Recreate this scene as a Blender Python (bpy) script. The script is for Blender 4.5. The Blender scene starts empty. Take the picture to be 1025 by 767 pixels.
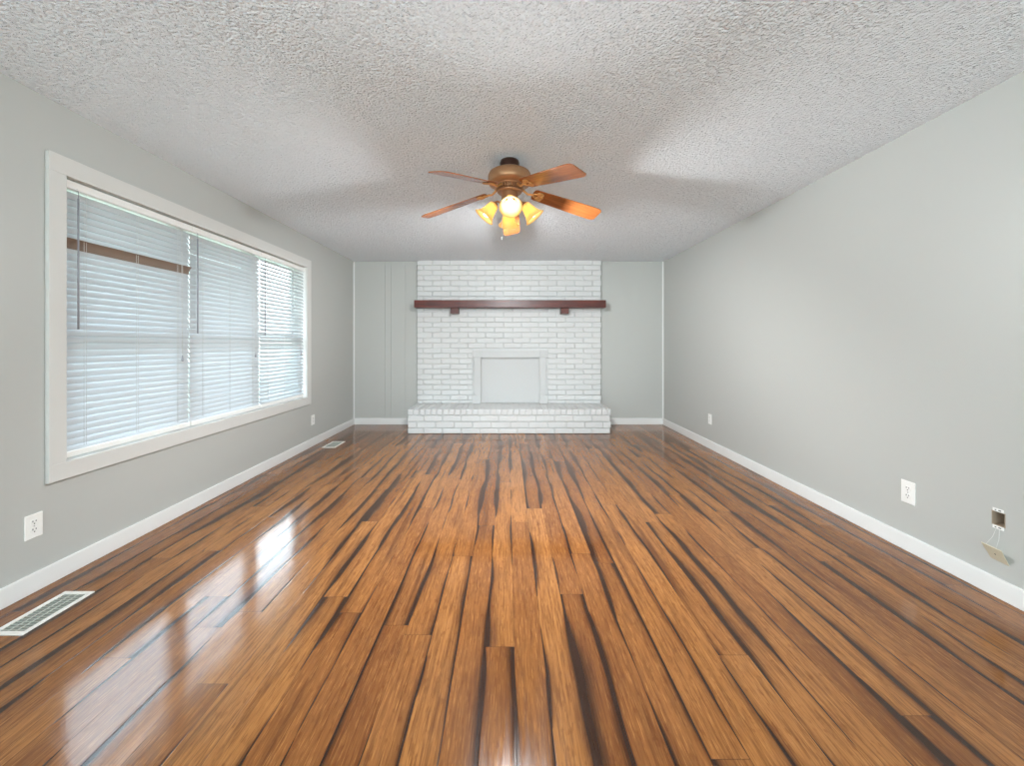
import bpy, math, random
from mathutils import Vector, Matrix, Euler
random.seed(7)
S = bpy.context.scene
COL = S.collection
R = math.radians

# ------------------------------------------------------------------ camera
cam_d = bpy.data.cameras.new('camera'); cam = bpy.data.objects.new('camera', cam_d); COL.objects.link(cam)
cam.location = (0, 0, 1.205); cam.rotation_euler = (R(90), 0, 0)
cam_d.sensor_width = 36; cam_d.sensor_fit = 'HORIZONTAL'; cam_d.lens = 385 / 1025 * 36
cam_d.shift_x = 4.5 / 1025; cam_d.shift_y = -39 / 1025
cam_d.clip_start = 0.02
S.camera = cam

# ------------------------------------------------------------------ view / light
S.view_settings.view_transform = 'Standard'; S.view_settings.look = 'None'
S.view_settings.gamma = 1; S.view_settings.use_curve_mapping = False
S.view_settings.exposure = 0.8
S.cycles.max_bounces = 12; S.cycles.diffuse_bounces = 7; S.cycles.glossy_bounces = 5
S.cycles.transmission_bounces = 6; S.cycles.transparent_max_bounces = 12
S.cycles.sample_clamp_indirect = 6; S.cycles.caustics_reflective = True; S.cycles.caustics_refractive = False

SKY_LOW, SKY_HIGH = 2.5, 13.5   # overcast daylight: dim towards the horizon, bright overhead
REAR_W = 110
SIDE_W = 75
BULB = 9.0                     # glow of each fan bulb
LAMP_W = 43.0                  # light thrown out of each shade's mouth
w = bpy.data.worlds.new('overcast_sky'); S.world = w; w.use_nodes = True
nt = w.node_tree; nt.nodes.clear()
wo = nt.nodes.new('ShaderNodeOutputWorld'); bg = nt.nodes.new('ShaderNodeBackground')
tc = nt.nodes.new('ShaderNodeTexCoord'); sx = nt.nodes.new('ShaderNodeSeparateXYZ'); rp = nt.nodes.new('ShaderNodeValToRGB')
rp.color_ramp.elements[0].position = 0.0; rp.color_ramp.elements[0].color = (0.93, 0.97, 1.0, 1)
rp.color_ramp.elements[1].position = 0.75; rp.color_ramp.elements[1].color = (0.62, 0.80, 1.0, 1)
nt.links.new(tc.outputs['Generated'], sx.inputs[0]); nt.links.new(sx.outputs['Z'], rp.inputs[0])
nt.links.new(rp.outputs[0], bg.inputs[0]); 
mr = nt.nodes.new('ShaderNodeMapRange'); mr.interpolation_type = 'SMOOTHSTEP'
for i_, v_ in enumerate((0.2, 0.5, SKY_LOW, SKY_HIGH)): mr.inputs[i_ + 1].default_value = v_
nt.links.new(sx.outputs['Z'], mr.inputs[0]); nt.links.new(mr.outputs[0], bg.inputs[1])
nt.links.new(bg.outputs[0], wo.inputs[0])

# room numbers
XL, XR, YB, YR, ZC = -2.305, 2.335, 5.763, -3.6, 2.44
WT = 0.16                                        # wall thickness
WIN = (1.995, 4.385, 0.597, 2.079)                # left window, clear opening: y0 y1 z0 z1
RD = (-1.9, 1.9, 2.12)                           # unseen glazed opening added for its light: x0 x1 top

def portal(name, loc, rot, sx_, sy_):
    l = bpy.data.lights.new(name, 'AREA'); l.shape = 'RECTANGLE'; l.size = sx_; l.size_y = sy_
    l.cycles.is_portal = True
    o = bpy.data.objects.new(name, l); COL.objects.link(o); o.location = loc; o.rotation_euler = rot
portal('window_portal', (XL - WT - 0.02, (WIN[0] + WIN[1]) / 2, (WIN[2] + WIN[3]) / 2), (0, R(-90), 0), 1.485, 2.41)
portal('added_door_portal', ((RD[0] + RD[1]) / 2, YR - WT - 0.02, RD[2] / 2), (R(90), 0, 0), RD[1] - RD[0], RD[2])

# unseen fill light added outside the rear door, tilted up at the ceiling
dl_ = bpy.data.lights.new('rear_fill_light', 'AREA'); dl_.shape = 'RECTANGLE'; dl_.size = 3.7; dl_.size_y = 2.0; dl_.energy = REAR_W; dl_.color = (0.78, 0.92, 1.0)
do_ = bpy.data.objects.new('rear_fill_light', dl_); COL.objects.link(do_); do_.location = (0, YR - WT - 0.12, 1.06); do_.rotation_euler = (R(90 + 52), 0, 0)

dl2 = bpy.data.lights.new('side_fill_light', 'AREA'); dl2.shape = 'RECTANGLE'; dl2.size = 1.45; dl2.size_y = 2.2; dl2.energy = SIDE_W; dl2.color = (0.78, 0.92, 1.0)  # added fill light outside the unseen side window, tilted upwards
do2 = bpy.data.objects.new('side_fill_light', dl2); COL.objects.link(do2); do2.location = (XL - WT - 0.12, -2.1, 1.34); do2.rotation_euler = (0, R(-90 - 50), 0)

# ------------------------------------------------------------------ node helpers
class NT:
    def __init__(s, name):
        s.m = bpy.data.materials.new(name); s.m.use_nodes = True; s.t = s.m.node_tree; s.t.nodes.clear()
        s.out = s.t.nodes.new('ShaderNodeOutputMaterial')
    def n(s, kind, **kw):
        nd = s.t.nodes.new('ShaderNode' + kind)
        for k, v in kw.items(): setattr(nd, k, v)
        return nd
    def put(s, inp, v):
        if hasattr(v, 'is_output'): s.t.links.new(v, inp)
        else: inp.default_value = v
    def math(s, op, a, b=0.0, c=None, clamp=False):
        nd = s.n('Math', operation=op, use_clamp=clamp); s.put(nd.inputs[0], a); s.put(nd.inputs[1], b)
        if c is not None: s.put(nd.inputs[2], c)
        return nd.outputs[0]
    def xyz(s, x, y, z=0.0):
        nd = s.n('CombineXYZ'); s.put(nd.inputs[0], x); s.put(nd.inputs[1], y); s.put(nd.inputs[2], z); return nd.outputs[0]
    def noise(s, vec, scale=1.0, detail=2.0, rough=0.5, dist=0.0):
        nd = s.n('TexNoise'); s.put(nd.inputs['Vector'], vec); nd.inputs['Scale'].default_value = scale
        nd.inputs['Detail'].default_value = detail; nd.inputs['Roughness'].default_value = rough
        nd.inputs['Distortion'].default_value = dist; return nd.outputs['Fac']
    def white(s, vec):
        nd = s.n('TexWhiteNoise', noise_dimensions='3D'); s.put(nd.inputs['Vector'], vec); return nd.outputs['Value']
    def step(s, v, a, b, lo=0.0, hi=1.0):
        nd = s.n('MapRange', interpolation_type='SMOOTHSTEP'); s.put(nd.inputs[0], v); s.put(nd.inputs[1], a); s.put(nd.inputs[2], b)
        nd.inputs[3].default_value = lo; nd.inputs[4].default_value = hi; return nd.outputs[0]
    def mix(s, f, a, b, mode='MIX'):
        nd = s.n('Mix', data_type='RGBA', blend_type=mode); s.put(nd.inputs[0], f)
        s.put(nd.inputs[6], a if hasattr(a, 'is_output') else (*a, 1)); s.put(nd.inputs[7], b if hasattr(b, 'is_output') else (*b, 1))
        return nd.outputs[2]
    def bump(s, h, strength=0.2, dist=0.01):
        nd = s.n('Bump'); s.put(nd.inputs['Height'], h); nd.inputs['Strength'].default_value = strength
        nd.inputs['Distance'].default_value = dist; return nd.outputs[0]
    def pbsdf(s, color, rough=0.5, metal=0.0, normal=None, spec=0.5):
        b = s.n('BsdfPrincipled'); s.put(b.inputs['Base Color'], color if hasattr(color, 'is_output') else (*color, 1))
        s.put(b.inputs['Roughness'], rough); b.inputs['Metallic'].default_value = metal
        b.inputs['Specular IOR Level'].default_value = spec
        if normal is not None: s.put(b.inputs['Normal'], normal)
        return b
    def done(s, sh):
        s.t.links.new(sh, s.out.inputs[0]); return s.m
    def co(s):
        return s.n('TexCoord').outputs['Object']

def srgb(r, g, b):
    f = lambda c: (c / 255) / 12.92 if c / 255 <= 0.04045 else ((c / 255 + 0.055) / 1.055) ** 2.4
    return (f(r), f(g), f(b))

def paint(name, col, rough=0.5, bump=0.05, scale=260, spec=0.5):
    t = NT(name); v = t.co(); h = t.noise(v, scale, 2)
    return t.done(t.pbsdf(col, rough, 0, t.bump(h, bump, 0.002), spec).outputs[0])

def metal(name, col, rough, mt=1.0):
    t = NT(name); v = t.co(); h = t.noise(v, 60, 3); r_ = t.step(h, 0.2, 0.8, rough * 0.85, rough * 1.2)
    return t.done(t.pbsdf(col, r_, mt).outputs[0])

M = {}
M['wall'] = paint('grey_wall_paint', srgb(186, 187, 183), 0.42, 0.06, 180)
M['trim'] = paint('white_trim_paint', srgb(230, 230, 228), 0.32, 0.03)
M['brick'] = paint('white_painted_brick', srgb(212, 212, 211), 0.42, 0.35, 90)
M['casing'] = paint('off_white_casing_paint', srgb(212, 211, 207), 0.35, 0.03)
M['panel'] = paint('white_board_paint', srgb(200, 200, 199), 0.4, 0.02)
M['plastic'] = paint('white_plastic', srgb(240, 239, 235), 0.3, 0.0)
M['cream'] = paint('cream_plastic', srgb(214, 206, 182), 0.35, 0.0)
M['dark'] = paint('dark_slot', (0.012, 0.011, 0.010), 0.6, 0.0)
M['cord'] = paint('white_cord', srgb(225, 225, 222), 0.7, 0.0)
M['wand'] = paint('grey_clear_wand', srgb(150, 150, 156), 0.25, 0.0)
M['register'] = paint('white_enamel', srgb(236, 233, 226), 0.35, 0.0)
M['louver'] = paint('greyed_enamel', srgb(196, 198, 190), 0.4, 0.0)
M['damper'] = paint('grey_damper', srgb(150, 154, 146), 0.6, 0.0)
M['steel'] = metal('galvanised_steel', (0.55, 0.54, 0.52), 0.4)
M['box_tan'] = paint('dusty_tan_box', srgb(168, 150, 130), 0.7, 0.1)
M['bronze'] = metal('brushed_bronze', srgb(172, 128, 92), 0.42, 0.55)
M['dark_bronze'] = metal('dark_bronze', srgb(72, 46, 36), 0.35, 0.6)
M['iron'] = metal('antique_brass', srgb(214, 164, 104), 0.35, 0.6)
M['lawn'] = paint('grassy_ground', srgb(96, 102, 84), 0.9, 0.2, 8)
M['siding'] = paint('grey_siding', srgb(120, 124, 130), 0.7, 0.05)

# popcorn ceiling
t = NT('popcorn_plaster'); v = t.co()
vo = t.n('TexVoronoi', feature='SMOOTH_F1'); t.put(vo.inputs['Vector'], v); vo.inputs['Scale'].default_value = 78; vo.inputs['Smoothness'].default_value = 0.4
h1 = t.math('SUBTRACT', 1.0, vo.outputs['Distance']); h2 = t.noise(v, 95, 3, 0.6); h3 = t.noise(v, 38, 2)
h = t.math('ADD', t.math('MULTIPLY', h1, 0.8), t.math('ADD', t.math('MULTIPLY', h2, 0.9), t.math('MULTIPLY', h3, 0.5)))
pit = t.step(t.noise(v, 64, 2, 0.55), 0.60, 0.68)
h = t.math('SUBTRACT', h, t.math('MULTIPLY', pit, 1.2))
M['ceiling'] = t.done(t.pbsdf(srgb(245, 250, 255), 0.85, 0, t.bump(h, 1.0, 0.011), 0.2).outputs[0])

# strand bamboo boards with dark streaked edges
t = NT('strand_bamboo_boards'); v = t.co()
sp = t.n('SeparateXYZ'); t.put(sp.inputs[0], v); X, Y = sp.outputs[0], sp.outputs[1]
BW, BL = 0.113, 1.83
u = t.math('DIVIDE', t.math('ADD', X, 10.03), BW); cid = t.math('FLOOR', u); fu = t.math('FRACT', u)
off = t.white(t.xyz(cid, 3.7, 1.1))
vv = t.math('ADD', t.math('DIVIDE', Y, BL), t.math('ADD', t.math('MULTIPLY', off, 7.0), 20.0)); rid = t.math('FLOOR', vv); fv = t.math('FRACT', vv)
rnd = t.white(t.xyz(cid, rid, 0.5)); rnd2 = t.white(t.xyz(cid, rid, 9.5))
seed = t.math('MULTIPLY', rnd, 91.0)
base = t.mix(rnd2, srgb(128, 78, 38), srgb(160, 106, 56))
g1 = t.noise(t.xyz(t.math('MULTIPLY', X, 120), t.math('MULTIPLY', Y, 5.5), seed), 1.0, 5, 0.62)
g2 = t.noise(t.xyz(t.math('MULTIPLY', X, 330), t.math('MULTIPLY', Y, 15), seed), 1.0, 3, 0.6)
base = t.mix(t.math('MULTIPLY', t.step(g1, 0.38, 0.70), 0.8), base, srgb(98, 55, 25))
base = t.mix(t.math('MULTIPLY', t.step(g2, 0.50, 0.72), 0.5), base, srgb(194, 136, 74))
kn = t.noise(t.xyz(t.math('MULTIPLY', X, 60), t.math('MULTIPLY', Y, 22), seed), 1.0, 2, 0.5)
base = t.mix(t.math('MULTIPLY', t.step(kn, 0.60, 0.70), 0.35), base, srgb(100, 50, 20))
# broad dark bands inside boards
b1 = t.noise(t.xyz(t.math('MULTIPLY', X, 15), t.math('MULTIPLY', Y, 0.65), t.math('MULTIPLY', rnd, 0.0)), 1.0, 2, 0.5)
base = t.mix(t.math('MULTIPLY', t.step(b1, 0.56, 0.72), 0.62), base, srgb(70, 36, 18))
# edge streaks: sharp against the seam, soft towards the board, tapering along it
def edge(dist_m, sd, gain, lo=0.25, hi=1.1):
    nz = t.noise(t.xyz(t.math('MULTIPLY', Y, 0.95), t.math('ADD', t.math('MULTIPLY', cid, 5.3), sd), t.math('MULTIPLY', rid, 2.7)), 1.0, 2, 0.55)
    wd = t.math('MULTIPLY', t.math('MAXIMUM', t.math('SUBTRACT', nz, 0.475), 0.0), gain)
    fib = t.noise(t.xyz(t.math('MULTIPLY', X, 160), t.math('MULTIPLY', Y, 2.5), sd), 1.0, 3, 0.6)
    wd = t.math('ADD', wd, t.math('MULTIPLY', t.math('SUBTRACT', fib, 0.5), t.math('MULTIPLY', wd, 0.9)))
    return t.math('MULTIPLY', t.step(t.math('DIVIDE', dist_m, t.math('ADD', wd, 0.0005)), lo, hi, 1.0, 0.0), t.step(wd, 0.0006, 0.003))
dl = t.math('MULTIPLY', fu, BW); dr = t.math('MULTIPLY', t.math('SUBTRACT', 1.0, fu), BW)
e = t.math('MAXIMUM', edge(dl, 1.3, 0.26), edge(dr, 41.7, 0.17))
halo = t.math('MAXIMUM', edge(dl, 1.3, 0.26, 0.6, 3.2), edge(dr, 41.7, 0.17, 0.6, 3.2))
base = t.mix(t.math('MULTIPLY', halo, 0.38), base, srgb(84, 44, 20))
base = t.mix(t.math('MULTIPLY', e, 0.93), base, srgb(40, 22, 14))
seam = t.math('MAXIMUM', t.step(t.math('MINIMUM', dl, dr), 0.0006, 0.0018, 1.0, 0.0),
              t.step(t.math('MULTIPLY', t.math('MINIMUM', fv, t.math('SUBTRACT', 1.0, fv)), BL), 0.0008, 0.0022, 1.0, 0.0))
base = t.mix(t.math('MULTIPLY', seam, 0.45), base, srgb(44, 22, 12))
hgt = t.math('ADD', t.math('MULTIPLY', g1, 0.35), t.math('MULTIPLY', t.math('ADD', seam, t.math('MULTIPLY', e, 0.5)), -1.0))
hgt = t.math('ADD', hgt, t.math('MULTIPLY', t.noise(t.xyz(t.math('MULTIPLY', X, 9), t.math('MULTIPLY', Y, 1.2), seed), 1.0, 1), 1.2))
rg = t.step(g1, 0.3, 0.7, 0.09, 0.15)
M['floor'] = t.done(t.pbsdf(base, rg, 0, t.bump(hgt, 0.10, 0.003), 0.5).outputs[0])

def wood(name, c1, c2, axis, rough=0.3):
    t = NT(name); v = t.co(); sp = t.n('SeparateXYZ'); t.put(sp.inputs[0], v)
    k = [40, 40, 40]; k[axis] = 3
    vec = t.xyz(*[t.math('MULTIPLY', sp.outputs[i], k[i]) for i in range(3)])
    f = t.noise(vec, 1.0, 4, 0.6, 0.6)
    return t.done(t.pbsdf(t.mix(t.step(f, 0.3, 0.7), c1, c2), rough, 0, t.bump(f, 0.05, 0.002)).outputs[0])
M['mahogany'] = wood('dark_mahogany', srgb(70, 28, 20), srgb(106, 42, 30), 0, 0.35)
M['blade'] = wood('orange_oak_veneer', srgb(130, 74, 38), srgb(166, 100, 54), 0, 0.25)

def translucent(name, col, amount, rough=0.4, emit=None):
    t = NT(name); p = t.pbsdf(col, rough); tr = t.n('BsdfTranslucent'); tr.inputs[0].default_value = (*col, 1)
    mx = t.n('MixShader'); mx.inputs[0].default_value = amount
    t.t.links.new(p.outputs[0], mx.inputs[1]); t.t.links.new(tr.outputs[0], mx.inputs[2]); s_ = mx.outputs[0]
    if emit:
        em = t.n('Emission'); em.inputs[0].default_value = (*emit[0], 1); em.inputs[1].default_value = emit[1]
        ad = t.n('AddShader'); t.t.links.new(s_, ad.inputs[0]); t.t.links.new(em.outputs[0], ad.inputs[1]); s_ = ad.outputs[0]
    return t.done(s_)
M['slat'] = translucent('white_blind_slat', srgb(210, 213, 215), 0.26, 0.35)
M['flip'] = paint('slat_painted_reflection', srgb(134, 116, 102), 0.3, 0.0)  # taupe paints in the brown floor reflection on the slat's underside
M['shade'] = translucent('amber_frosted_glass', srgb(240, 205, 132), 0.4, 0.25, ((1.0, 0.72, 0.28), 0.12))
def emission(name, col, k):
    t = NT(name); em = t.n('Emission'); em.inputs[0].default_value = (*col, 1); em.inputs[1].default_value = k; return t.done(em.outputs[0])
M['bulb'] = emission('lit_bulb', (1.0, 0.96, 0.86), BULB)
t = NT('window_glass'); tr = t.n('BsdfTransparent'); tr.inputs[0].default_value = (0.94, 0.97, 0.96, 1); gl = t.n('BsdfGlossy'); gl.inputs['Roughness'].default_value = 0.02
mx = t.n('MixShader'); mx.inputs[0].default_value = 0.05
t.t.links.new(tr.outputs[0], mx.inputs[1]); t.t.links.new(gl.outputs[0], mx.inputs[2]); M['glass'] = t.done(mx.outputs[0])

# ------------------------------------------------------------------ mesh helpers
class MB:
    def __init__(s): s.v = []; s.f = []; s.sm = []
    def add(s, vs, fs, smooth=False):
        k = len(s.v); s.v += [tuple(p) for p in vs]; s.f += [tuple(i + k for i in f) for f in fs]; s.sm += [smooth] * len(fs); return s
    def box(s, x0, x1, y0, y1, z0, z1, mat=None):
        vs = [Vector(p) for p in ((x0, y0, z0), (x1, y0, z0), (x1, y1, z0), (x0, y1, z0), (x0, y0, z1), (x1, y0, z1), (x1, y1, z1), (x0, y1, z1))]
        if mat is not None: vs = [mat @ p for p in vs]
        return s.add(vs, [(0, 3, 2, 1), (4, 5, 6, 7), (0, 1, 5, 4), (1, 2, 6, 5), (2, 3, 7, 6), (3, 0, 4, 7)])
    def brick(s, x0, x1, y0, y1, z0, z1, c, axis='-y'):      # box whose exposed face is chamfered by c
        if axis == '-y':
            vs = [(x0, y1, z0), (x1, y1, z0), (x1, y1, z1), (x0, y1, z1), (x0, y0 + c, z0), (x1, y0 + c, z0), (x1, y0 + c, z1), (x0, y0 + c, z1),
                  (x0 + c, y0, z0 + c), (x1 - c, y0, z0 + c), (x1 - c, y0, z1 - c), (x0 + c, y0, z1 - c)]
            s.add(vs, [(0, 3, 2, 1), (0, 1, 5, 4), (1, 2, 6, 5), (2, 3, 7, 6), (3, 0, 4, 7), (4, 5, 9, 8), (5, 6, 10, 9), (6, 7, 11, 10), (7, 4, 8, 11), (8, 9, 10, 11)])
        return s
    def lathe(s, prof, n=32, mat=None, smooth=True):
        k = len(prof); vs = []
        for r_, z in prof:
            for i in range(n):
                a = 2 * math.pi * i / n; p = Vector((r_ * math.cos(a), r_ * math.sin(a), z)); vs.append(mat @ p if mat is not None else p)
        fs = [(j * n + i, j * n + (i + 1) % n, (j + 1) * n + (i + 1) % n, (j + 1) * n + i) for j in range(k - 1) for i in range(n)]
        return s.add(vs, fs, smooth)
    def tube(s, pts, r_, n=10, cap=True):
        pts = [Vector(p) for p in pts]; vs = []; up = Vector((0.13, 0.21, 1)).normalized()
        for i, p in enumerate(pts):
            d = (pts[min(i + 1, len(pts) - 1)] - pts[max(i - 1, 0)]).normalized()
            a = d.cross(up)
            if a.length < 0.05: a = d.cross(Vector((1, 0.1, 0)))
            a.normalize(); b = d.cross(a); rr = r_[i] if isinstance(r_, (list, tuple)) else r_
            vs += [p + (a * math.cos(2 * math.pi * k / n) + b * math.sin(2 * math.pi * k / n)) * rr for k in range(n)]
        m = len(pts); fs = [(j * n + i, j * n + (i + 1) % n, (j + 1) * n + (i + 1) % n, (j + 1) * n + i) for j in range(m - 1) for i in range(n)]
        if cap: fs += [tuple(range(n - 1, -1, -1)), tuple(range((m - 1) * n, m * n))]
        return s.add(vs, fs, True)
    def build(s, name, mat, parent=None, bevel=0.0, seg=2):
        me = bpy.data.meshes.new(name); me.from_pydata(s.v, [], s.f); me.validate(); me.update()
        for p, q in zip(me.polygons, s.sm): p.use_smooth = q
        me.materials.append(mat); o = bpy.data.objects.new(name, me); COL.objects.link(o)
        if parent is not None: o.parent = parent
        if bevel > 0:
            md = o.modifiers.new('bevel', 'BEVEL'); md.width = bevel; md.segments = seg; md.limit_method = 'ANGLE'; md.angle_limit = R(50)
        return o

def box(*a): return MB().box(*a)
def empty(name, loc=(0, 0, 0), rot=(0, 0, 0)):
    o = bpy.data.objects.new(name, None); COL.objects.link(o); o.location = loc; o.rotation_euler = rot; o.empty_display_size = 0.1; return o
def tag(o, label=None, cat=None, group=None, kind=None):
    for k, v_ in (('label', label), ('category', cat), ('group', group), ('kind', kind)):
        if v_: o[k] = v_
    return o
def struct(o, label=None, cat=None): return tag(o, label, cat, None, 'structure')

# ------------------------------------------------------------------ room shell
struct(box(XL - WT, XR + WT, YR - WT, YB + WT, -0.12, 0).build('floor', M['floor']), 'glossy brown bamboo board floor with dark streaks', 'floor')
struct(box(XL - WT, XR + WT, YR - WT, YB + WT, ZC, ZC + 0.12).build('ceiling', M['ceiling']), 'white popcorn textured ceiling', 'ceiling')
y0, y1, z0, z1 = WIN[0] - 0.018, WIN[1] + 0.018, WIN[2] - 0.018, WIN[3] + 0.018
b = MB(); xa, xb = XL - WT, XL
W2 = (-3.25, -0.95, 0.60, 2.085)                 # unseen second window added behind the photographer for light
b.box(xa, xb, YR, W2[0], 0, ZC).box(xa, xb, W2[0], W2[1], 0, W2[2]).box(xa, xb, W2[0], W2[1], W2[3], ZC)
b.box(xa, xb, W2[1], y0, 0, ZC).box(xa, xb, y1, YB, 0, ZC).box(xa, xb, y0, y1, 0, z0).box(xa, xb, y0, y1, z1, ZC)
struct(b.build('wall_left', M['wall']), 'grey painted wall around the wide window', 'wall')
# right wall with the open outlet hole
HB = (1.803, 1.855, 0.338, 0.408)
b = MB(); xa, xb = XR, XR + WT
b.box(xa, xb, YR, HB[0], 0, ZC).box(xa, xb, HB[1], YB, 0, ZC).box(xa, xb, HB[0], HB[1], 0, HB[2]).box(xa, xb, HB[0], HB[1], HB[3], ZC)
b.box(xa + 0.07, xb, HB[0], HB[1], HB[2], HB[3])
struct(b.build('wall_right', M['wall']), 'plain grey painted wall with outlets near the floor', 'wall')
# back wall: grooved panel boards left of the chimney, plain right of it
b = MB(); b.box(XL - WT, XR + WT, YB + 0.006, YB + WT, 0, ZC)
g = [XL, -1.834, -1.744, -1.527, -1.30]
for i in range(4): b.box(g[i] + (0.0015 if i else 0), g[i + 1] - 0.0015, YB, YB + 0.006, 0, ZC)
b.box(-1.30, XR, YB, YB + 0.006, 0, ZC)
struct(b.build('wall_back', M['wall']), 'grey back wall behind the white brick fireplace', 'wall')
b = MB(); b.box(XL - WT, RD[0], YR - WT, YR, 0, ZC).box(RD[1], XR + WT, YR - WT, YR, 0, ZC).box(RD[0], RD[1], YR - WT, YR, RD[2], ZC)
struct(b.build('wall_rear', M['wall']), 'grey rear wall around the added glazed door', 'wall')
# glazed door added behind the photographer to light the near half
d = struct(empty('added_door_1', (0, YR, 0)), 'unseen white framed glazed door added for light', 'door')
b = MB(); yy0, yy1 = -WT + 0.03, -0.03
for k in range(4):
    xc = RD[0] + 0.03 + (RD[1] - RD[0] - 0.06) * k / 3; b.box(xc - 0.03, xc + 0.03, yy0, yy1, 0, RD[2])
b.box(RD[0], RD[1], yy0, yy1, RD[2] - 0.06, RD[2]).box(RD[0], RD[1], yy0, yy1, 0, 0.06)
b.build('door_frame', M['trim'], d)
box(RD[0] + 0.03, RD[1] - 0.03, -WT / 2 - 0.003, -WT / 2 + 0.003, 0.05, RD[2] - 0.05).build('pane', M['glass'], d)

# baseboards
BH, BT = 0.095, 0.014
def base(name, *a): return struct(box(*a).build(name, M['trim'], None, 0.004), 'white painted baseboard', 'baseboard')
base('baseboard_left', XL, XL + BT, YR, YB, 0, BH)
base('baseboard_right', XR - BT, XR, YR, YB, 0, BH)
b = MB().box(XL + BT, -1.335, YB - BT, YB, 0, BH).box(1.395, XR - BT, YB - BT, YB, 0, BH)
struct(b.build('baseboard_back', M['trim'], None, 0.004), 'white painted baseboard', 'baseboard')
base('trim_1', XL, XL + 0.018, YB - 0.018, YB, BH, ZC)
base('trim_2', XR - 0.018, XR, YB - 0.018, YB, BH, ZC)
for n_ in ('trim_1', 'trim_2'): bpy.data.objects[n_]['label'] = 'narrow painted corner trim'; bpy.data.objects[n_]['category'] = 'trim'

# ------------------------------------------------------------------ left window
wr = struct(empty('window_1', (XL, 0, 0)), 'wide white cased window behind three blinds', 'window')
cw, ct = 0.095, 0.02
Y0, Y1, Z0, Z1 = WIN
b = MB(); b.box(0, ct, Y0 - 0.078, Y1 + cw, Z1, Z1 + cw).box(0, ct, Y0 - 0.078, Y1 + cw, Z0 - 0.09, Z0).box(0, ct, Y0 - 0.078, Y0, Z0, Z1).box(0, ct, Y1, Y1 + cw, Z0, Z1)
b.build('window_casing', M['casing'], wr, 0.002)
b = MB(); b.box(-WT, 0, Y0 - 0.018, Y0, Z0 - 0.018, Z1 + 0.018).box(-WT, 0, Y1, Y1 + 0.018, Z0 - 0.018, Z1 + 0.018)
b.box(-WT, 0, Y0, Y1, Z0 - 0.018, Z0).box(-WT, 0, Y0, Y1, Z1, Z1 + 0.018); b.build('jamb', M['trim'], wr)
UN = [(Y0, 2.815), (2.815, 3.608), (3.608, Y1)]
for k in (2.815, 3.608): box(-WT, -0.085, k - 0.035, k + 0.035, Z0, Z1).build('mullion', M['trim'], wr)
for a, c in UN:
    a += 0.02; c -= 0.02; zm = 1.29
    for (p, q, xo) in ((zm - 0.02, Z1, -0.135), (Z0, zm + 0.02, -0.105)):
        b = MB(); f_ = 0.045
        b.box(xo - 0.014, xo + 0.014, a, c, p, p + f_).box(xo - 0.014, xo + 0.014, a, c, q - f_, q).box(xo - 0.014, xo + 0.014, a, a + f_, p + f_, q - f_).box(xo - 0.014, xo + 0.014, c - f_, c, p + f_, q - f_)
        o = b.build('sash', M['trim'], wr)
        box(xo - 0.002, xo + 0.002, a + f_, c - f_, p + f_, q - f_).build('pane', M['glass'], o)

w2 = struct(empty('added_window_2', (XL, 0, 0)), 'unseen white cased window added behind the photographer for light', 'window')
a, c, p, q = W2
b = MB().box(0, ct, a - cw, c + cw, q, q + cw).box(0, ct, a - cw, c + cw, p - cw, p).box(0, ct, a - cw, a, p, q).box(0, ct, c, c + cw, p, q)
b.build('window_casing', M['trim'], w2, 0.002)
b = MB()
for k in range(3): yc = a + 0.02 + (c - a - 0.04) * k / 2; b.box(-0.13, -0.09, yc - 0.02, yc + 0.02, p, q)
b.box(-0.13, -0.09, a, c, p, p + 0.04).box(-0.13, -0.09, a, c, q - 0.04, q); b.build('sash', M['trim'], w2)
box(-0.112, -0.108, a + 0.02, c - 0.02, p + 0.02, q - 0.02).build('pane', M['glass'], w2)

# ------------------------------------------------------------------ outside
struct(box(-40, XL - WT - 0.02, -10, 40, -0.75, -0.7).build('ground', M['lawn']), 'pale ground outside', 'ground')
struct(box(-10, 10, -30, YR - WT - 0.02, -0.75, -0.7).build('ground', M['lawn']), 'pale ground behind the house', 'ground')

struct(box(XL - WT - 0.85, XL - WT - 0.02, 0.5, 6.5, 2.40, 2.56).build('added_eave', M['trim']), 'unseen white eave added outside to cut high sky light', 'eave')  # added overhang, keeps the high sky off the blind slats

# ------------------------------------------------------------------ fireplace
YF = 5.683                                       # brick face of the chimney
CX0, CX1 = -1.335, 1.385
HZ, HY = 0.331, 5.155                            # hearth top, hearth front
SX0, SX1, SZ = -0.514, 0.587, 1.11               # outer size of the surround
fp = tag(empty('fireplace', ((CX0 + CX1) / 2, YF, 0)), 'white painted brick fireplace with raised hearth against the back wall', 'fireplace')
fx, fy = fp.location.x, fp.location.y
def fpart(b, name, mat, bevel=0.0):
    b.v = [(p[0] - fx, p[1] - fy, p[2]) for p in b.v]; return b.build(name, mat, fp, bevel)
b = MB(); ym = YF + 0.02
b.box(CX0 + 0.006, SX0 + 0.1, ym, YB, HZ - 0.02, ZC).box(SX1 - 0.1, CX1 - 0.006, ym, YB, HZ - 0.02, ZC).box(SX0 + 0.1, SX1 - 0.1, ym, YB, SZ - 0.08, ZC)
ch, bl, jt = 0.0767, 0.262, 0.0105
nrow = int((ZC - HZ) / ch) + 1
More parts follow.
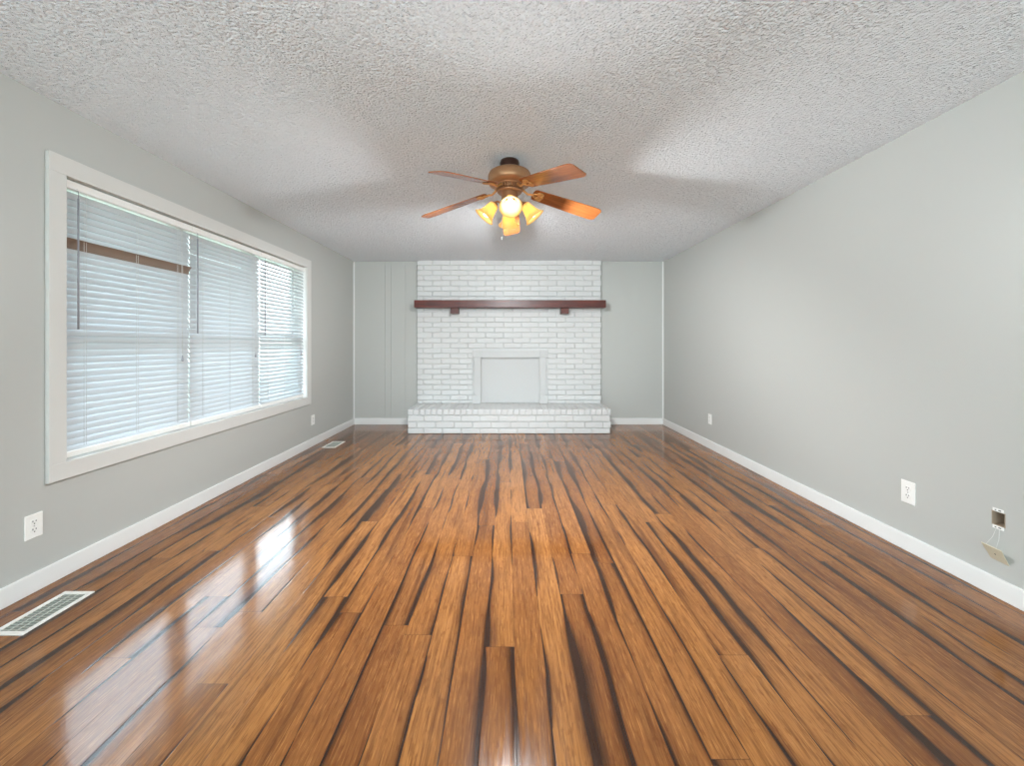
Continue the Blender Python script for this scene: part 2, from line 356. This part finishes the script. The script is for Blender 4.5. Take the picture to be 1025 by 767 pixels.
for r_ in range(nrow):
    zt = ZC - r_ * ch; zb = max(zt - ch + jt, HZ)
    if zt - zb < 0.02: continue
    x = CX0 - (bl / 2 if r_ % 2 else 0) - 0.03
    while x < CX1:
        a, c = max(x, CX0 + random.uniform(0, 0.003)), min(x + bl - jt, CX1 - random.uniform(0, 0.003)); x += bl
        if c - a < 0.02: continue
        segs = [(a, c)]
        if zb < SZ - 0.005: segs = [(p, q) for p, q in ((a, min(c, SX0 - 0.004)), (max(a, SX1 + 0.004), c)) if q - p > 0.015]
        for p, q in segs:
            j = random.uniform(-0.0025, 0.0015)
            b.brick(p, q, YF + j, YF + 0.03, zb + random.uniform(-0.001, 0.001), zt, 0.0045)
fpart(b, 'chimney_breast', M['brick'])
# hearth: rowlock cap over three running courses
b = MB(); b.box(CX0 + 0.008, CX1 - 0.008, HY + 0.02, YF + 0.03, 0, HZ - 0.008)
hc = (HZ - 0.078) / 3
for r_ in range(3):
    zb, zt = r_ * hc + (0.006 if r_ == 0 else 0), (r_ + 1) * hc - jt
    x = CX0 - (0.125 if r_ % 2 else 0.03)
    while x < CX1:
        a, c = max(x, CX0), min(x + 0.25 - jt, CX1); x += 0.25
        if c - a > 0.02: b.brick(a, c, HY + random.uniform(-0.002, 0.001), HY + 0.1, zb, zt, 0.0045)
    y = HY + 0.105 + (0.12 if r_ % 2 else 0)
    while y < YF:
        c = min(y + 0.24, YB)
        b.box(CX0, CX0 + 0.09, y, c, zb, zt); b.box(CX1 - 0.09, CX1, y, c, zb, zt); y += 0.25
x = CX0
while x < CX1 - 0.02:
    c = min(x + 0.079 - 0.012, CX1)
    b.brick(x, c, HY - 0.004 + random.uniform(-0.002, 0.002), HY + 0.255, HZ - 0.078, HZ + random.uniform(-0.002, 0.001), 0.006)
    b.box(x, c, HY + 0.264, YF + 0.01, HZ - 0.078, HZ + random.uniform(-0.002, 0.001)); x += 0.079
fpart(b, 'hearth', M['brick'])
# board and surround
fpart(box(SX0 + 0.1, SX1 - 0.1, YF + 0.03, YF + 0.055, HZ, SZ - 0.07), 'firebox_panel', M['panel'])
yp = YF - 0.042
fpart(MB().box(-0.392, 0.4725, yp + 0.006, YF + 0.02, 1.005, SZ - 0.004), 'header', M['panel'], 0.003)
for (xa, xb, s_) in ((SX0, -0.392, 1), (0.4725, SX1, -1)):
    o0, o1 = (0.022, 0) if s_ > 0 else (0, 0.022)
    b = MB().box(xa + o0, xb - o1, yp + 0.006, YF + 0.02, HZ + 0.12, SZ - 0.1)
    b.box(xa, xb, yp, YF + 0.02, SZ - 0.1, SZ).box(xa, xb, yp, YF + 0.02, HZ, HZ + 0.12)
    fpart(b, 'pilaster', M['panel'], 0.003)

# mantel shelf
ms = tag(empty('mantel_shelf', (0.035, YF, 1.727)), 'long dark mahogany mantel shelf on two block corbels across the white chimney', 'mantel shelf')
box(-1.368, 1.371, -0.2, -0.004, 0, 0.106).build('beam', M['mahogany'], ms, 0.004)
for xa in (-0.855, 0.738): box(xa, xa + 0.11, -0.15, -0.004, -0.083, 0).build('corbel', M['mahogany'], ms, 0.004)

# ------------------------------------------------------------------ blinds
def slat(b, yc0, yc1, zc, ang, wd=0.05, xc=-0.036, bow=0.006):
    # cross-section in the x-z plane; ang > 0 lowers the room-side edge
    n = 6; th = 0.003; top, bot = [], []
    for i in range(n + 1):
        q = -0.5 + i / n; lx, lz = q * wd, bow * (1 - (2 * q) ** 2)
        for lst, o_ in ((top, th / 2), (bot, -th / 2)):
            z = lz + o_; lst.append((xc + lx * math.cos(ang) + z * math.sin(ang), zc - lx * math.sin(ang) + z * math.cos(ang)))
    ring = top + bot[::-1]; m = len(ring)
    vs = [(p[0], yc0, p[1]) for p in ring] + [(p[0], yc1, p[1]) for p in ring]
    fs = [(i, (i + 1) % m, m + (i + 1) % m, m + i) for i in range(m)] + [tuple(range(m - 1, -1, -1)), tuple(range(m, 2 * m))]
    b.add(vs, fs)
specs = [(2.000, 2.8135, 60, ''), (2.8165, 3.6065, 58, ''), (3.6095, 4.380, 39, '')]
labels = ['white slatted window blind with one brown-looking flipped slat near its top',
          'middle white slatted window blind, closed, between the flipped-slat blind and the half-open one',
          'white slatted window blind half open, in the window section nearest the fireplace']
PITCH = 0.0365
for k, (ya, yb, ang, _) in enumerate(specs):
    bd = tag(empty('window_blind', (XL, (ya + yb) / 2, WIN[2])), labels[k], 'blind', 'slatted blinds in the wide window')
    hw = (yb - ya) / 2; zo = -WIN[2]
    bb = MB().box(-0.062, -0.004, -hw, hw, 2.028 + zo, 2.070 + zo).box(-0.004, 0.001, -hw, hw, 2.026 + zo, 2.033 + zo)
    bb.build('headrail', M['plastic'], bd, 0.002)
    sb = MB(); n = 38; zs = []
    for i in range(n):
        zc = 2.000 - i * PITCH + zo
        zs.append(zc)
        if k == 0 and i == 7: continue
        slat(sb, -hw + 0.002 + random.uniform(-0.001, 0.001), hw - 0.002 + random.uniform(-0.001, 0.001), zc + random.uniform(-0.0012, 0.0012), R(ang + random.uniform(-2.5, 2.5)))
    sb.build('slats', M['slat'], bd)
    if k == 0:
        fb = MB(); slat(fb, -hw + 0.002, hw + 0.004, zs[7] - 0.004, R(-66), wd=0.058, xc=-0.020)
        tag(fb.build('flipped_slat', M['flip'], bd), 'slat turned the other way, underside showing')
    box(-0.060, -0.012, -hw + 0.002, hw - 0.002, 0.604 + zo, 0.636 + zo).build('bottom_rail', M['plastic'], bd, 0.004)
    for yc in (-hw + 0.11, 0.0, hw - 0.11):
        lc = MB(); 
        for dy in (-0.006, 0.006): lc.tube([(-0.0115, yc + dy, 2.032 + zo), (-0.0115, yc + dy, 0.652 + zo)], 0.0008, 6)
        lc.tube([(-0.060, yc, 2.032 + zo), (-0.060, yc, 0.652 + zo)], 0.0008, 6)
        lc.build('ladder_cord', M['cord'], bd)
    yw = -hw + (0.062 if k == 0 else 0.04)
    wd = MB().tube([(0.004, yw, 1.985 + zo), (0.0045, yw, 1.285 + zo)], 0.0042, 6)
    wd.tube([(-0.004, yw, 2.035 + zo), (0.004, yw, 2.02 + zo), (0.004, yw, 1.98 + zo)], 0.0016, 6)
    wd.build('tilt_wand', M['wand'], bd)
    yc = hw - 0.09
    lc = MB()
    for dy in (-0.004, 0.004): lc.tube([(0.0, yc + dy, 2.03 + zo), (0.002, yc + dy, 1.6 + zo), (0.002, yc + dy / 3, 1.125 + zo)], 0.0009, 6)
    lo = lc.build('lift_cord', M['cord'], bd)
    MB().lathe([(0.001, 1.127), (0.003, 1.122), (0.0065, 1.09), (0.006, 1.084), (0.001, 1.083)], 12, Matrix.Translation((0.004, yc, zo))).build('tassel', M['wand'], lo)

# ------------------------------------------------------------------ ceiling fan
FX, FY = 0.014, 2.60
fan = tag(empty('ceiling_fan', (FX, FY, ZC)), 'five-blade bronze ceiling fan with four lit glass shades', 'ceiling fan')
D = Matrix.Translation((0, 0, -ZC))              # parts below use real heights
MB().lathe([(0.0, 2.44), (0.062, 2.44), (0.066, 2.425), (0.064, 2.395), (0.058, 2.372), (0.05, 2.36), (0.0, 2.36)], 40, D).build('canopy', M['dark_bronze'], fan)
MB().lathe([(0.0, 2.374), (0.07, 2.374), (0.115, 2.368), (0.138, 2.355), (0.146, 2.336), (0.146, 2.300), (0.138, 2.284), (0.115, 2.276), (0.0, 2.276)], 56, D).build('motor_housing', M['bronze'], fan)
b = MB().lathe([(0.0, 2.28), (0.098, 2.28), (0.098, 2.272), (0.070, 2.270), (0.066, 2.243), (0.080, 2.241), (0.084, 2.233), (0.078, 2.226), (0.0, 2.226)], 48, D)
for i in range(30):
    m_ = D @ Matrix.Rotation(2 * math.pi * i / 30, 4, 'Z'); b.box(0.066, 0.092, -0.0025, 0.0025, 2.243, 2.272, m_)
b.build('vent_ring', M['bronze'], fan)
MB().lathe([(0.0, 2.23), (0.054, 2.23), (0.056, 2.222), (0.054, 2.175), (0.062, 2.165), (0.062, 2.14), (0.045, 2.122), (0.018, 2.112), (0.012, 2.100), (0.0, 2.098)], 40, D).build('switch_housing', M['bronze'], fan)
# blades
L0, L1 = 0.165, 0.69
prof = [(0.165, 0.030), (0.172, 0.047), (0.185, 0.054), (0.30, 0.060), (0.45, 0.066), (0.59, 0.070), (0.642, 0.070), (0.662, 0.064), (0.674, 0.050)]
pts = [(x, -y) for x, y in prof] + [(x, y) for x, y in prof[::-1]]
n = len(pts); th = 0.006
BM = MB().add([(x, y, th / 2) for x, y in pts] + [(x, y, -th / 2) for x, y in pts],
              [tuple(range(n)), tuple(range(2 * n - 1, n - 1, -1))] + [((i + 1) % n, i, n + i, n + (i + 1) % n) for i in range(n)])
blade0 = None
for k in range(5):
    a = R(88 + 72 * k)
    rot = Matrix.Rotation(a, 4, 'Z')
    tilt = Matrix.Translation((0.15, 0, 2.238 - ZC)) @ Matrix.Rotation(R(11.2), 4, 'Y') @ Matrix.Rotation(R(-13), 4, 'X') @ Matrix.Translation((-0.15, 0, 0))
    if blade0 is None:
        blade0 = BM.build('blade', M['blade'], fan, 0.0015); bl_ = blade0
        ib = MB(); zz = -0.006
        ib.tube([(0.07, 0, 0.012), (0.10, 0, 0.004), (0.13, 0, -0.012), (0.155, 0, zz), (0.19, 0, zz)], [0.010, 0.008, 0.007, 0.007, 0.006], 10)
        for sy in (1, -1):
            ib.tube([(0.165 + 0.035 * (1 - math.cos(q)) , sy * (0.004 + 0.021 * (1 - math.cos(q * 0.5)) + 0.012 * math.sin(q)), zz) for q in [i * math.pi / 8 for i in range(13)]], 0.0042, 8)
            ib.tube([(0.215 + 0.022 * math.cos(q), sy * (0.024 + 0.016 * math.sin(q)), zz) for q in [i * math.pi / 6 for i in range(13)]], 0.004, 8)
        ib.lathe([(0, -0.003), (0.010, -0.003), (0.010, 0.002), (0, 0.002)], 14, Matrix.Translation((0.235, 0, zz)))
        ir = ib.build('blade_iron', M['iron'], blade0); ir0 = ir
    else:
        bl_ = blade0.copy(); COL.objects.link(bl_); bl_.parent = fan
        ir = ir0.copy(); COL.objects.link(ir); ir.parent = bl_
    bl_.matrix_local = rot @ tilt
# light kit
shade_prof = [(0.024, 0.0), (0.030, -0.004), (0.034, -0.018), (0.038, -0.040), (0.044, -0.066), (0.053, -0.090), (0.066, -0.108), (0.074, -0.115),
              (0.072, -0.116), (0.064, -0.107), (0.051, -0.088), (0.042, -0.066), (0.036, -0.040), (0.032, -0.018), (0.028, -0.005)]
arm0 = None
for k in range(4):
    rot = Matrix.Rotation(R(-90 + 90 * k + 2), 4, 'Z')
    tl = R(44 if k == 0 else 39)
    neck = Vector((0.100, 0, 2.150 - ZC))
    T = rot @ Matrix.Translation(neck) @ Matrix.Rotation(-tl, 4, 'Y')
    ab = MB().tube([rot @ Vector(p) for p in ((0.05, 0, 2.150 - ZC), (0.064, 0, 2.160 - ZC), (0.080, 0, 2.168 - ZC), (0.092, 0, 2.166 - ZC), (0.100, 0, 2.153 - ZC))], 0.006, 10)
    ab.lathe([(0.0, 0.012), (0.014, 0.012), (0.020, 0.006), (0.027, -0.002), (0.031, -0.010), (0.0, -0.010)], 24, T)
    am = ab.build('lamp_arm', M['bronze'], fan)
    sh = MB().lathe(shade_prof, 40, T).build('lamp_shade', M['shade'], fan)
    MB().lathe([(0.0, -0.012), (0.013, -0.014), (0.014, -0.035), (0.022, -0.055), (0.029, -0.074), (0.028, -0.088), (0.018, -0.100), (0.0, -0.104)], 24, T).build('bulb', M['bulb'], sh)
    l = bpy.data.lights.new('bulb_light', 'SPOT'); l.energy = LAMP_W * (0.5, 1.15, 1.85, 0.75)[k]; l.color = (0.95, 0.98, 1.0); l.shadow_soft_size = 0.03; l.spot_size = R((164, 170, 177, 170)[k]); l.spot_blend = 0.5
    lo = bpy.data.objects.new('bulb_light', l); COL.objects.link(lo); lo.parent = fan; lo.matrix_local = T @ Matrix.Translation((0, 0, -0.124))
MB().tube([(-0.05, 0.03, 2.14 - ZC), (-0.052, 0.03, 2.0 - ZC), (-0.052, 0.03, 1.94 - ZC)], 0.0019, 6).lathe([(0, 0), (0.004, -0.002), (0.005, -0.02), (0, -0.024)], 10, Matrix.Translation((-0.052, 0.03, 1.94 - ZC))).build('pull_chain', M['cord'], fan)

# ------------------------------------------------------------------ wall outlets
def outlet(loc, rz, label):
    # local frame: plate in x-z, facing -y
    p = MB(); hw, hh = 0.036, 0.0585
    p.box(-hw, hw, -0.006, 0, -hh, hh)
    o = p.build('wall_outlet', M['plastic'], None, 0.003); o.location = loc; o.rotation_euler = (0, 0, rz)
    tag(o, label, 'outlet', 'duplex wall outlets')
    for s_ in (1, -1):
        rb = MB(); zc = s_ * 0.0195; n = 20; out = []
        for i in range(n):
            a = 2 * math.pi * i / n; out.append((0.0165 * math.cos(a), max(-0.0135, min(0.0135, 0.0165 * math.sin(a))) + zc))
        rb.add([(x, -0.0075, z) for x, z in out] + [(x, -0.004, z) for x, z in out], [tuple(range(n))[::-1]] + [(i, (i + 1) % n, n + (i + 1) % n, n + i) for i in range(n)])
        rc = rb.build('receptacle', M['plastic'], o)
        sl = MB().box(-0.0075, -0.0050, -0.0082, -0.0070, zc + 0.000, zc + 0.009).box(0.0050, 0.0075, -0.0082, -0.0070, zc + 0.001, zc + 0.008)
        sl.box(-0.0024, 0.0024, -0.0082, -0.0070, zc - 0.0095, zc - 0.005); sl.build('slots', M['dark'], rc)
    MB().lathe([(0, 0.0), (0.0032, 0.0), (0.0032, 0.003), (0, 0.003)], 12, Matrix.Translation((0, -0.0072, 0)) @ Matrix.Rotation(R(-90), 4, 'X')).build('screw', M['steel'], o)
    return o
outlet((XL, 1.868, 0.321), R(90), 'white duplex wall outlet under the window corner, above the long floor register')
outlet((XL, 4.55, 0.308), R(90), 'small white wall outlet on the window wall between window casing and far corner')
outlet((XR, 2.238, 0.342), R(-90), 'white duplex wall outlet on the plain right wall beside the open electrical box').scale = (1.1, 1.0, 1.12)
outlet((XR, 4.43, 0.340), R(-90), 'small white wall outlet far along the plain right wall near the back corner')

# open electrical box with the loose cover plate hanging below it
ob = tag(empty('electrical_box', (XR, (HB[0] + HB[1]) / 2, (HB[2] + HB[3]) / 2)), 'open electrical box without its cover in the right wall', 'electrical box')
hy, hz = (HB[1] - HB[0]) / 2, (HB[3] - HB[2]) / 2
b = MB().box(-0.001, 0.069, -hy + 0.0005, -hy + 0.003, -hz + 0.0005, hz - 0.0005).box(-0.001, 0.069, hy - 0.003, hy - 0.0005, -hz + 0.0005, hz - 0.0005)
b.box(-0.001, 0.069, -hy + 0.003, hy - 0.003, -hz + 0.0005, -hz + 0.003).box(-0.001, 0.069, -hy + 0.003, hy - 0.003, hz - 0.003, hz - 0.0005)
b.build('box_body', M['box_tan'], ob)
box(0.062, 0.066, -hy + 0.003, hy - 0.003, -hz + 0.003, hz - 0.003).build('box_back', M['dark'], ob)
box(0.03, 0.061, -0.011, -0.007, -hz + 0.004, hz - 0.004).build('wire', M['cord'], ob)
for s_ in (1, -1):
    za, zb = sorted((s_ * (hz - 0.002), s_ * (hz + 0.014)))
    br = MB().box(-0.003, 0.0, -hy * 0.8, hy * 0.8, za, zb).build('mounting_ear', M['plastic'], ob, 0.001)
    zc = (za + zb) / 2
    MB().box(-0.0036, -0.003, -0.012, -0.002, zc - 0.002, zc + 0.002).box(-0.0036, -0.003, 0.006, 0.012, zc - 0.003, zc + 0.001).build('slot', M['dark'], br)
# plate: bottom edge against the wall, top edge leaning out
A = Vector((2.291, 1.862, 0.247)); B = Vector((2.291, 1.785, 0.243)); Cc = Vector((XR - 0.002, 1.789, 0.170)); Dd = Vector((XR - 0.002, 1.858, 0.174))
nrm = (B - A).cross(Dd - A).normalized() * 0.004
b = MB().add([A, B, Cc, Dd, A + nrm, B + nrm, Cc + nrm, Dd + nrm], [(0, 1, 2, 3), (7, 6, 5, 4), (0, 4, 5, 1), (1, 5, 6, 2), (2, 6, 7, 3), (3, 7, 4, 0)])
mid = (A + B + Cc + Dd) / 4
b.v = [tuple(Vector(p) - mid) for p in b.v]
pl = b.build('cover_plate', M['cream'], None, 0.0012); pl.location = mid
tag(pl, 'loose cream cover plate hanging on thin cord below the open electrical box', 'cover plate')
cd = MB()
for q in (0.25, 0.75):
    e_ = A.lerp(B, q) - mid; s_ = Vector((XR - 0.002, 1.829 + (0.5 - q) * 0.02, 0.332)) - mid
    cd.tube([s_, s_.lerp(e_, 0.5) + Vector((0.006, 0, -0.006)), e_], 0.0006, 6)
cd.build('hanging_cord', M['cord'], pl)
MB().lathe([(0, 0), (0.003, 0), (0.003, 0.001), (0, 0.001)], 12).build('screw_hole', M['dark'], pl).matrix_local = Matrix.Translation(-nrm.normalized() * 0.0006 if nrm.x > 0 else nrm.normalized() * 0.0046) @ nrm.to_track_quat('Z', 'Y').to_matrix().to_4x4()

# ------------------------------------------------------------------ floor registers
def register(x0, x1, y0, y1, label):
    r_ = tag(empty('floor_register', ((x0 + x1) / 2, (y0 + y1) / 2, 0)), label, 'floor vent', 'white floor registers along the window wall')
    hx, hy_ = (x1 - x0) / 2, (y1 - y0) / 2; f_ = 0.02
    b = MB().box(-hx, hx, -hy_, -hy_ + f_, 0, 0.006).box(-hx, hx, hy_ - f_, hy_, 0, 0.006).box(-hx, -hx + f_, -hy_ + f_, hy_ - f_, 0, 0.006).box(hx - f_, hx, -hy_ + f_, hy_ - f_, 0, 0.006)
    b.build('register_frame', M['register'], r_, 0.002)
    box(-hx + f_, hx - f_, -hy_ + f_, hy_ - f_, 0.0002, 0.0008).build('damper', M['damper'], r_)
    lb = MB(); n = int((2 * hy_ - 2 * f_) / 0.0150)
    for i in range(n):
        yc = -hy_ + f_ + (i + 0.5) * (2 * hy_ - 2 * f_) / n
        lb.box(-hx + f_, hx - f_, -0.0035, 0.0035, -0.0006, 0.0006, Matrix.Translation((0, yc, 0.0032)) @ Matrix.Rotation(R(-24), 4, 'X'))
    for xc in (-0.016, 0.016): lb.box(xc - 0.0015, xc + 0.0015, -hy_ + f_, hy_ - f_, 0.001, 0.005)
    lb.build('louvers', M['louver'], r_)
register(-2.147, -2.002, 1.588, 1.867, 'long white slotted floor register nearest the camera, below the left wall outlet')
register(-2.156, -1.998, 4.46, 4.743, 'white floor register near the far left corner of the room')
